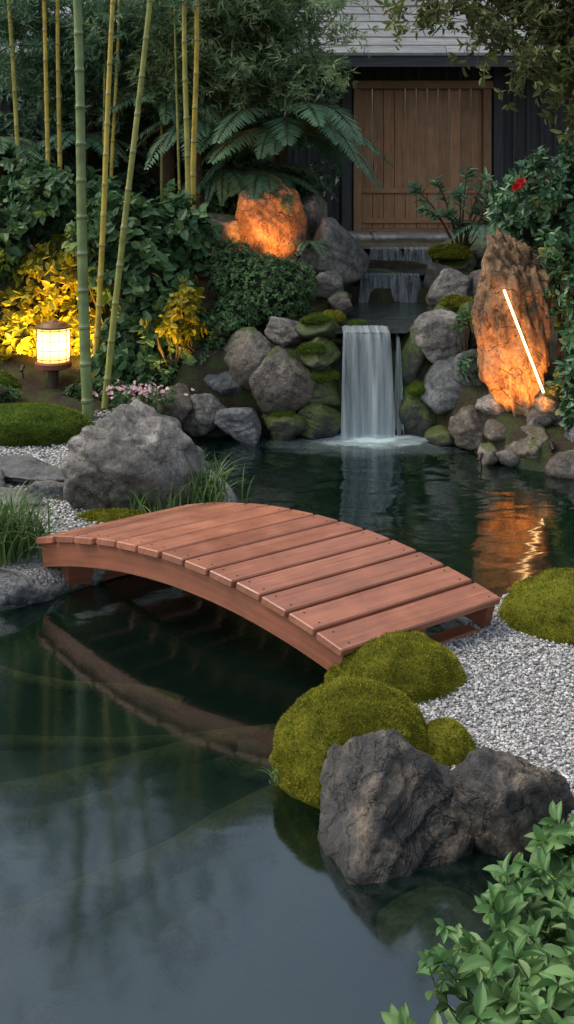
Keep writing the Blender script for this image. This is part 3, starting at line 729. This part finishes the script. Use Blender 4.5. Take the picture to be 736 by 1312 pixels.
nc=95; C=np.array(e[0][:3])+R.normal(size=(nc,3))*[.13,.06,.035]+[0,-.03,.06]
rosettes(mb,C,R.normal(size=(nc,3))*.4+[0,-.6,1],6,.022,.018,LEAF,1,(1.1,1.5),0,0)
mb.obj('pink_flower_plant',[ML_fine,ML_pink],False)
right=[(2.20,10.2,2.1,.40,.35,.35),(2.45,10.2,1.7,.42,.35,.4),(2.34,9.95,1.35,.24,.3,.25),(2.36,9.95,1.0,.20,.28,.3),(2.32,9.8,.62,.22,.22,.22),(2.6,10.0,.9,.4,.3,.5),(2.7,10.3,2.3,.5,.4,.45),(2.1,10.6,1.9,.35,.3,.35)]
shrub('camellia_bush',right,8800,.09,.042,ML_cam)
mb=MB(); 
for c in [(1.86,9.95,2.18),(1.83,9.93,2.15)]:
    rosettes(mb,np.array([c]*2),np.array([(0,-1,.4),(-.4,-1,.1)]),9,.05,.04,LEAF,0,(.5,1.5),0,.2)
mb.obj('red_flower',[ML_red],False)
shrub('leafy_groundcover',[(2.28,9.72,.42,.16,.15,.16),(2.35,9.65,.40,.2,.15,.2)],900,.065,.05,ML_cam,corem=False)
shrub('fern_shrub',[(1.52,10.35,.62,.10,.08,.14)],180,.06,.02,ML_fern,corem=False)
shrub('fern_shrub',[(1.48,10.45,.98,.08,.08,.10),(1.60,10.3,.38,.08,.06,.10)],160,.07,.02,ML_fine,corem=False)
mb=MB()
tips=[(.9,2.15),(1.15,2.2),(1.35,2.1),(1.6,2.25),(1.8,2.05),(1.0,1.95),(1.25,1.9),(1.55,1.95),(1.75,1.85),(1.9,2.25),(1.45,2.3),(1.98,2.0),(2.1,2.15),(1.7,2.12),(1.4,1.75)]
b=np.array([1.75,12.6,1.25])
for tx,tz in tips:
    tp_=np.array([tx+.35,12.4+R.normal()*.1,tz-.15]); t=np.linspace(0,1,8)[:,None]
    P=b*(1-t)+tp_*t+np.array([0,0,.12])*np.sin(t*pi); tube(mb,P,np.linspace(.014,.004,8),5,1)
    Q=P[[5,6,7,7]]; rosettes(mb,Q,unit(np.gradient(P,axis=0))[[5,6,7,7]]+[0,0,.5],8,.12,.034,LEAF,0,(.7,1.4),.2)
mb.obj('rhododendron',[ML_fern,M_stem],False)
mb=MB(); cloud(mb,[(.3,12.9,2.05,.25,.2,.18)],500,.05,.02,5,0)
C=np.array([.3,12.8,2.08])+R.normal(size=(26,3))*[.16,.08,.10]
rosettes(mb,C,R.normal(size=(26,3))*.4+[0,-1,.4],5,.03,.012,LEAF,1,(1.2,1.5),0,0)
mb.obj('star_jasmine_plant',[ML_cam,ML_white],False)
fern('tree_fern',(-.04,12.8,2.52),32,1.12,[ML_fern,M_stem],.75,.95,42,.29,.034,trunk=1.2)
fern('fern',(-.25,12.7,2.12),20,.75,[ML_fern,M_stem],.5,.75,30,.19,.028)
fern('fern',(-.9,12.6,2.6),18,.8,[ML_fern,M_stem],.5,.8,28,.18,.026,trunk=1.2)
fern('fern',(-2.9,12.5,2.45),18,.8,[ML_fern,M_stem],.4,.7,28,.18,.026,trunk=1.2)
fern('fern',(-2.1,12.9,2.5),16,.7,[ML_fern,M_stem],.4,.7,28,.18,.026,trunk=1.2)
fern('fern',(-1.2,12.8,2.9),18,.9,[ML_fern,M_stem],.4,.7,28,.2,.026,trunk=1.2)
fern('fern',(-.65,12.75,2.15),16,.7,[ML_fern,M_stem],.4,.9,28,.18,.026,trunk=1.2)
fern('fern',(2.0,12.4,1.6),12,.5,[ML_fern,M_stem],.5,.8,20,.13,.02)
fern('fern',(.2,11.9,1.5),8,.3,[ML_fern,M_stem],.5,.8,16,.08,.014)

# ------------------------------------------------------------------ trees
def tree(name,trunk,tips,leafm,n_per,L,W_,sub=5,rad=.05,per=5,spr=.25,tpl=LEAF,droop=.3,upv=.1,sdd=(0.35,.35,.15),br=.4):
    mb=MB(); T=np.array(trunk,float)
    tube(mb,T,np.linspace(rad,rad*.5,len(T)),8,1)
    for tip in tips:
        tip=np.array(tip,float); k=R.integers(len(T)//2,len(T)); s=T[k]
        t=np.linspace(0,1,12)[:,None]; P=s*(1-t)+tip*t+np.array([0,0,.25])*np.sin(t*pi)*R.uniform(.3,1)+.03*R.normal(size=(12,3))*t
        tube(mb,P,np.linspace(rad*br,.003,12),5,1)
        for q in range(sub):
            a=P[R.integers(4,12)]; e=a+R.normal(size=3)*np.array(sdd); t2=np.linspace(0,1,6)[:,None]; Q=a*(1-t2)+e*t2-np.array([0,0,.05])*t2**2
            tube(mb,Q,np.linspace(.004,.0015,6),4,1)
            c=Q[R.integers(1,6,n_per)]+R.normal(size=(n_per,3))*spr*.25
            A=(e-a)+R.normal(size=(n_per,3))*.2+[0,0,upv]
            rosettes(mb,c,A,per,L,W_,tpl,0,(.5,1.4),droop)
    return mb.obj(name,[leafm,M_stem],False)
tips=[(R.uniform(-1.35,.6),R.uniform(12.1,12.9),R.uniform(2.85,3.95)) for _ in range(44)]
tree('feathery_maple_tree',[(-.75,12.9,1.0),(-.72,12.85,1.8),(-.6,12.8,2.5),(-.5,12.7,3.1),(-.4,12.7,3.9)],tips,ML_feath,16,.10,.019,sub=9,per=6,tpl=THIN,rad=.045,sdd=(.3,.3,.12),br=.22)
tips=[(R.uniform(-3.4,-1.0),R.uniform(12.3,13.3),R.uniform(2.8,4.0)) for _ in range(34)]
tree('feathery_maple_tree',[(-2.0,13.3,1.0),(-2.0,13.2,1.9),(-2.1,13.1,2.6),(-1.9,13.0,3.3),(-1.9,13.0,4.2)],tips,ML_fern,13,.11,.021,sub=8,per=6,tpl=THIN,rad=.045,sdd=(.3,.3,.12),br=.22)
tips=[(.95,9.9,3.55),(1.2,9.7,3.6),(1.5,9.8,3.35),(1.85,9.6,3.15),(2.2,9.6,2.9),(1.7,10.1,3.5),(2.1,10,3.3),(1.35,10.0,3.75),(2.3,9.8,3.5),(2.0,9.7,3.75),(2.25,9.7,3.15),(1.1,10.1,3.9),(1.6,9.7,4.0),(2.4,9.5,2.75),(1.9,9.9,3.45),(2.15,9.6,3.05),(1.75,9.8,3.7),(2.1,9.8,2.95),(1.95,9.7,3.3)]
tree('overhanging_tree',[(3.3,10.3,.5),(3.25,10.25,1.6),(3.15,10.2,2.6),(3.0,10.1,3.4),(2.7,10,4.0)],tips,ML_olive,9,.085,.032,sub=11,per=6,rad=.07,sdd=(.28,.25,.14),br=.25)
mb=MB()
ells=[(x,21+R.normal()*1.0,5.4+R.normal()*.5,1.8,1.2,1.7) for x in np.arange(-9,9.1,1.8)]  # out of view behind the house; added to darken the pond reflection
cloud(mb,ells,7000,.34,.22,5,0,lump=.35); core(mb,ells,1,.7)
for e in ells: tube(mb,[(e[0],e[1],0),(e[0],e[1],3),(e[0]+.1,e[1],5)],np.array([.2,.16,.1]),7,2)
mb.obj('reflection_backdrop_trees',[ML_dark,M_core,M_stem],False)

# ------------------------------------------------------------------ grasses & near bush
grass('ornamental_grass',(-.62,8.35,.10),420,.42,.10,ML_grass,.0055,(.1,0))
grass('ornamental_grass',(-.9,8.15,.12),160,.28,.09,ML_grass,.005)
grass('ornamental_grass',(-1.66,7.35,.12),520,.46,.10,ML_grass,.0055,(.25,-.15))
grass('ornamental_grass',(-1.9,7.5,.12),300,.42,.12,ML_grass,.0055)
grass('ornamental_grass',(-.02,5.02,.03),50,.09,.02,ML_grass,.003)
mb=MB(); tipsN=[]
for q in range(165):
    y=R.uniform(3.15,4.35); xmin=np.interp(y,[3.15,3.4,3.6,3.8,4.1,4.35],[.26,.30,.38,.56,.76,.92])
    x=xmin+(1.35-xmin)*R.random()**1.15; z=R.uniform(.12,.32)+.16*(x-xmin)
    tipsN.append((x,y,z))
for p in tipsN:
    p=np.array(p); b=np.array([p[0]+.15+R.random()*.1,p[1]+.05,0.0]); t=np.linspace(0,1,7)[:,None]
    P=b*(1-t)+p*t+R.normal(size=3)*.02*np.sin(t*pi); tube(mb,P,np.linspace(.004,.002,7),5,1)
    A=unit(P[-1]-P[-3])+[R.normal()*.5,R.normal()*.5-.1,.8]
    k=R.uniform(.75,1.25)
    rosettes(mb,np.array([P[-1]]),np.array([A]),5,.078*k,.034*k,BIG,0,(.45,1.25),.1,.1)
    rosettes(mb,np.array([P[-2],P[-3]]),np.array([A,A]),3,.095*k,.042*k,BIG,0,(.9,1.45),.2,.2)
mb.obj('leafy_bush',[ML_near,M_gstem],True)

# ------------------------------------------------------------------ lantern & lights
from mathutils import Vector
def addlight(name,kind,loc,e,col,parent=None,rad=.05,target=None,size=60,blend=.8):
    l=bpy.data.lights.new(name,kind); l.energy=e; l.color=col; l.shadow_soft_size=rad
    if kind=='SPOT': l.spot_size=radians(size); l.spot_blend=blend
    o=bpy.data.objects.new(name,l); COL.objects.link(o); o.location=loc
    if target is not None:
        o.rotation_euler=(Vector(target)-Vector(loc)).to_track_quat('-Z','Y').to_euler()
    if parent: o.parent=parent
    return o
lx,ly=-2.04,10.9
mb=MB()
def cyl(z0,z1,r0,r1,mat,k=24):
    tube(mb,[(lx,ly,z0),(lx,ly,z1)],np.array([r0,r1]),k,mat); 
cyl(.30,.42,.05,.045,1); cyl(.42,.50,.045,.045,1)
cyl(.50,.52,.10,.15,2); cyl(.52,.56,.16,.16,2); cyl(.56,.575,.16,.135,2)
zz=np.linspace(.575,.865,12); rr=.138+.006*np.sin(np.linspace(0,pi,12))
tube(mb,np.stack([np.full(12,lx),np.full(12,ly),zz],1),rr,28,0)
for z in(.60,.68,.76,.85):
    tube(mb,[(lx,ly,z-.003),(lx,ly,z+.003)],np.array([.1475,.1475]),28,3,cap=False)
for a in np.linspace(0,2*pi,12,endpoint=False):
    c,s=math.cos(a)*.147,math.sin(a)*.147; tube(mb,[(lx+c,ly+s,.575),(lx+c,ly+s,.865)],.003,5,3)
cyl(.865,.88,.155,.155,3); cyl(.88,.91,.13,.10,3); cyl(.91,.93,.05,.02,3)
lp=emis('lantern_paper',(1,.70,.30),4.0)
nt=lp.node_tree; e=[n for n in nt.nodes if n.type=='EMISSION'][0]; P=pos(nt); sp=N(nt,'ShaderNodeSeparateXYZ'); nt.links.new(P,sp.inputs[0])
nt.links.new(ramp(nt,sp.outputs[2],[(.58,(.6,.27,.06)),(.68,(1,.72,.30)),(.76,(1,.74,.34)),(.86,(.65,.32,.08))]),e.inputs[0])
mb.obj('garden_lantern',[lp,plain('lantern_post',(.05,.03,.02),.6),plain('lantern_base',(.16,.05,.025),.5),plain('lantern_frame',(.2,.10,.04),.5)],True)
def uplight(loc,target,e,size=80,col=(1,.55,.16)):
    mb=MB(); L=np.array(loc,float); T=unit(np.array(target)-L)
    tube(mb,[L-T*.07,L-T*.01],np.array([.016,.020]),12,0); tube(mb,[L-[0,0,.12],L-T*.05],np.array([.006,.006]),6,0)
    o=mb.obj('garden_spotlight',[M_screw],True)
    addlight('lamp','SPOT',tuple(L+T*.01),e,col,o,.03,target,size)
YG=(1,.56,.10)
uplight((-2.32,11.0,.52),(-2.2,11.6,1.15),135,125,YG)
uplight((-1.78,11.0,.50),(-1.95,11.6,1.0),95,125,YG)
uplight((-1.15,10.42,.45),(-.95,10.8,1.05),48,80,YG)
uplight((.08,11.55,1.44),(-.22,12.1,1.72),44,85,(1,.34,.06))
uplight((-.52,11.55,1.55),(-.25,12.1,1.78),30,85,(1,.34,.06))
uplight((1.50,9.62,.12),(1.84,10.1,.90),120,55,(1,.36,.08))
uplight((2.02,9.55,.22),(1.92,10.1,.90),75,58,(1,.36,.08))
mb=MB(); a=np.array([1.72,9.90,1.33]); b=np.array([2.03,9.88,.52])
tube(mb,[a+(b-a)*t for t in np.linspace(0,1,8)],.009,8,0)
mb.obj('led_light_strip',[emis('led_glow',(1,.55,.22),9)],True)

# ------------------------------------------------------------------ world / sun / camera
w=bpy.data.worlds.new('World'); scene.world=w; w.use_nodes=True; nt=w.node_tree
bg=nt.nodes['Background']; sky=nt.nodes.new('ShaderNodeTexSky'); sky.sky_type='NISHITA'; sky.sun_disc=False
EL,AZ=54,275
sky.sun_elevation=radians(EL); sky.sun_rotation=radians(AZ); sky.dust_density=4; sky.air_density=1.5
hs=nt.nodes.new('ShaderNodeHueSaturation'); hs.inputs['Saturation'].default_value=.68; hs.inputs['Value'].default_value=1.55
nt.links.new(sky.outputs[0],hs.inputs['Color']); nt.links.new(hs.outputs[0],bg.inputs[0]); bg.inputs[1].default_value=.15
sl=bpy.data.lights.new('sun','SUN'); sl.energy=1.3; sl.angle=radians(25); sl.color=(1,.94,.85)
so=bpy.data.objects.new('sun',sl); COL.objects.link(so)
dv=Vector((math.sin(radians(AZ))*math.cos(radians(EL)),math.cos(radians(AZ))*math.cos(radians(EL)),math.sin(radians(EL))))
so.rotation_euler=(-dv).to_track_quat('-Z','Y').to_euler(); so.location=(0,0,20)
cam=bpy.data.cameras.new('camera'); co=bpy.data.objects.new('camera',cam); COL.objects.link(co)
co.location=(0,0,2.7); co.rotation_euler=(pi/2,0,0)
cam.sensor_fit='VERTICAL'; cam.sensor_height=32.8; cam.lens=40; cam.shift_y=-(656-150)/1312; cam.clip_end=2000; cam.clip_start=.05
scene.camera=co
scene.view_settings.view_transform='Standard'; scene.view_settings.look='None'; scene.view_settings.exposure=0
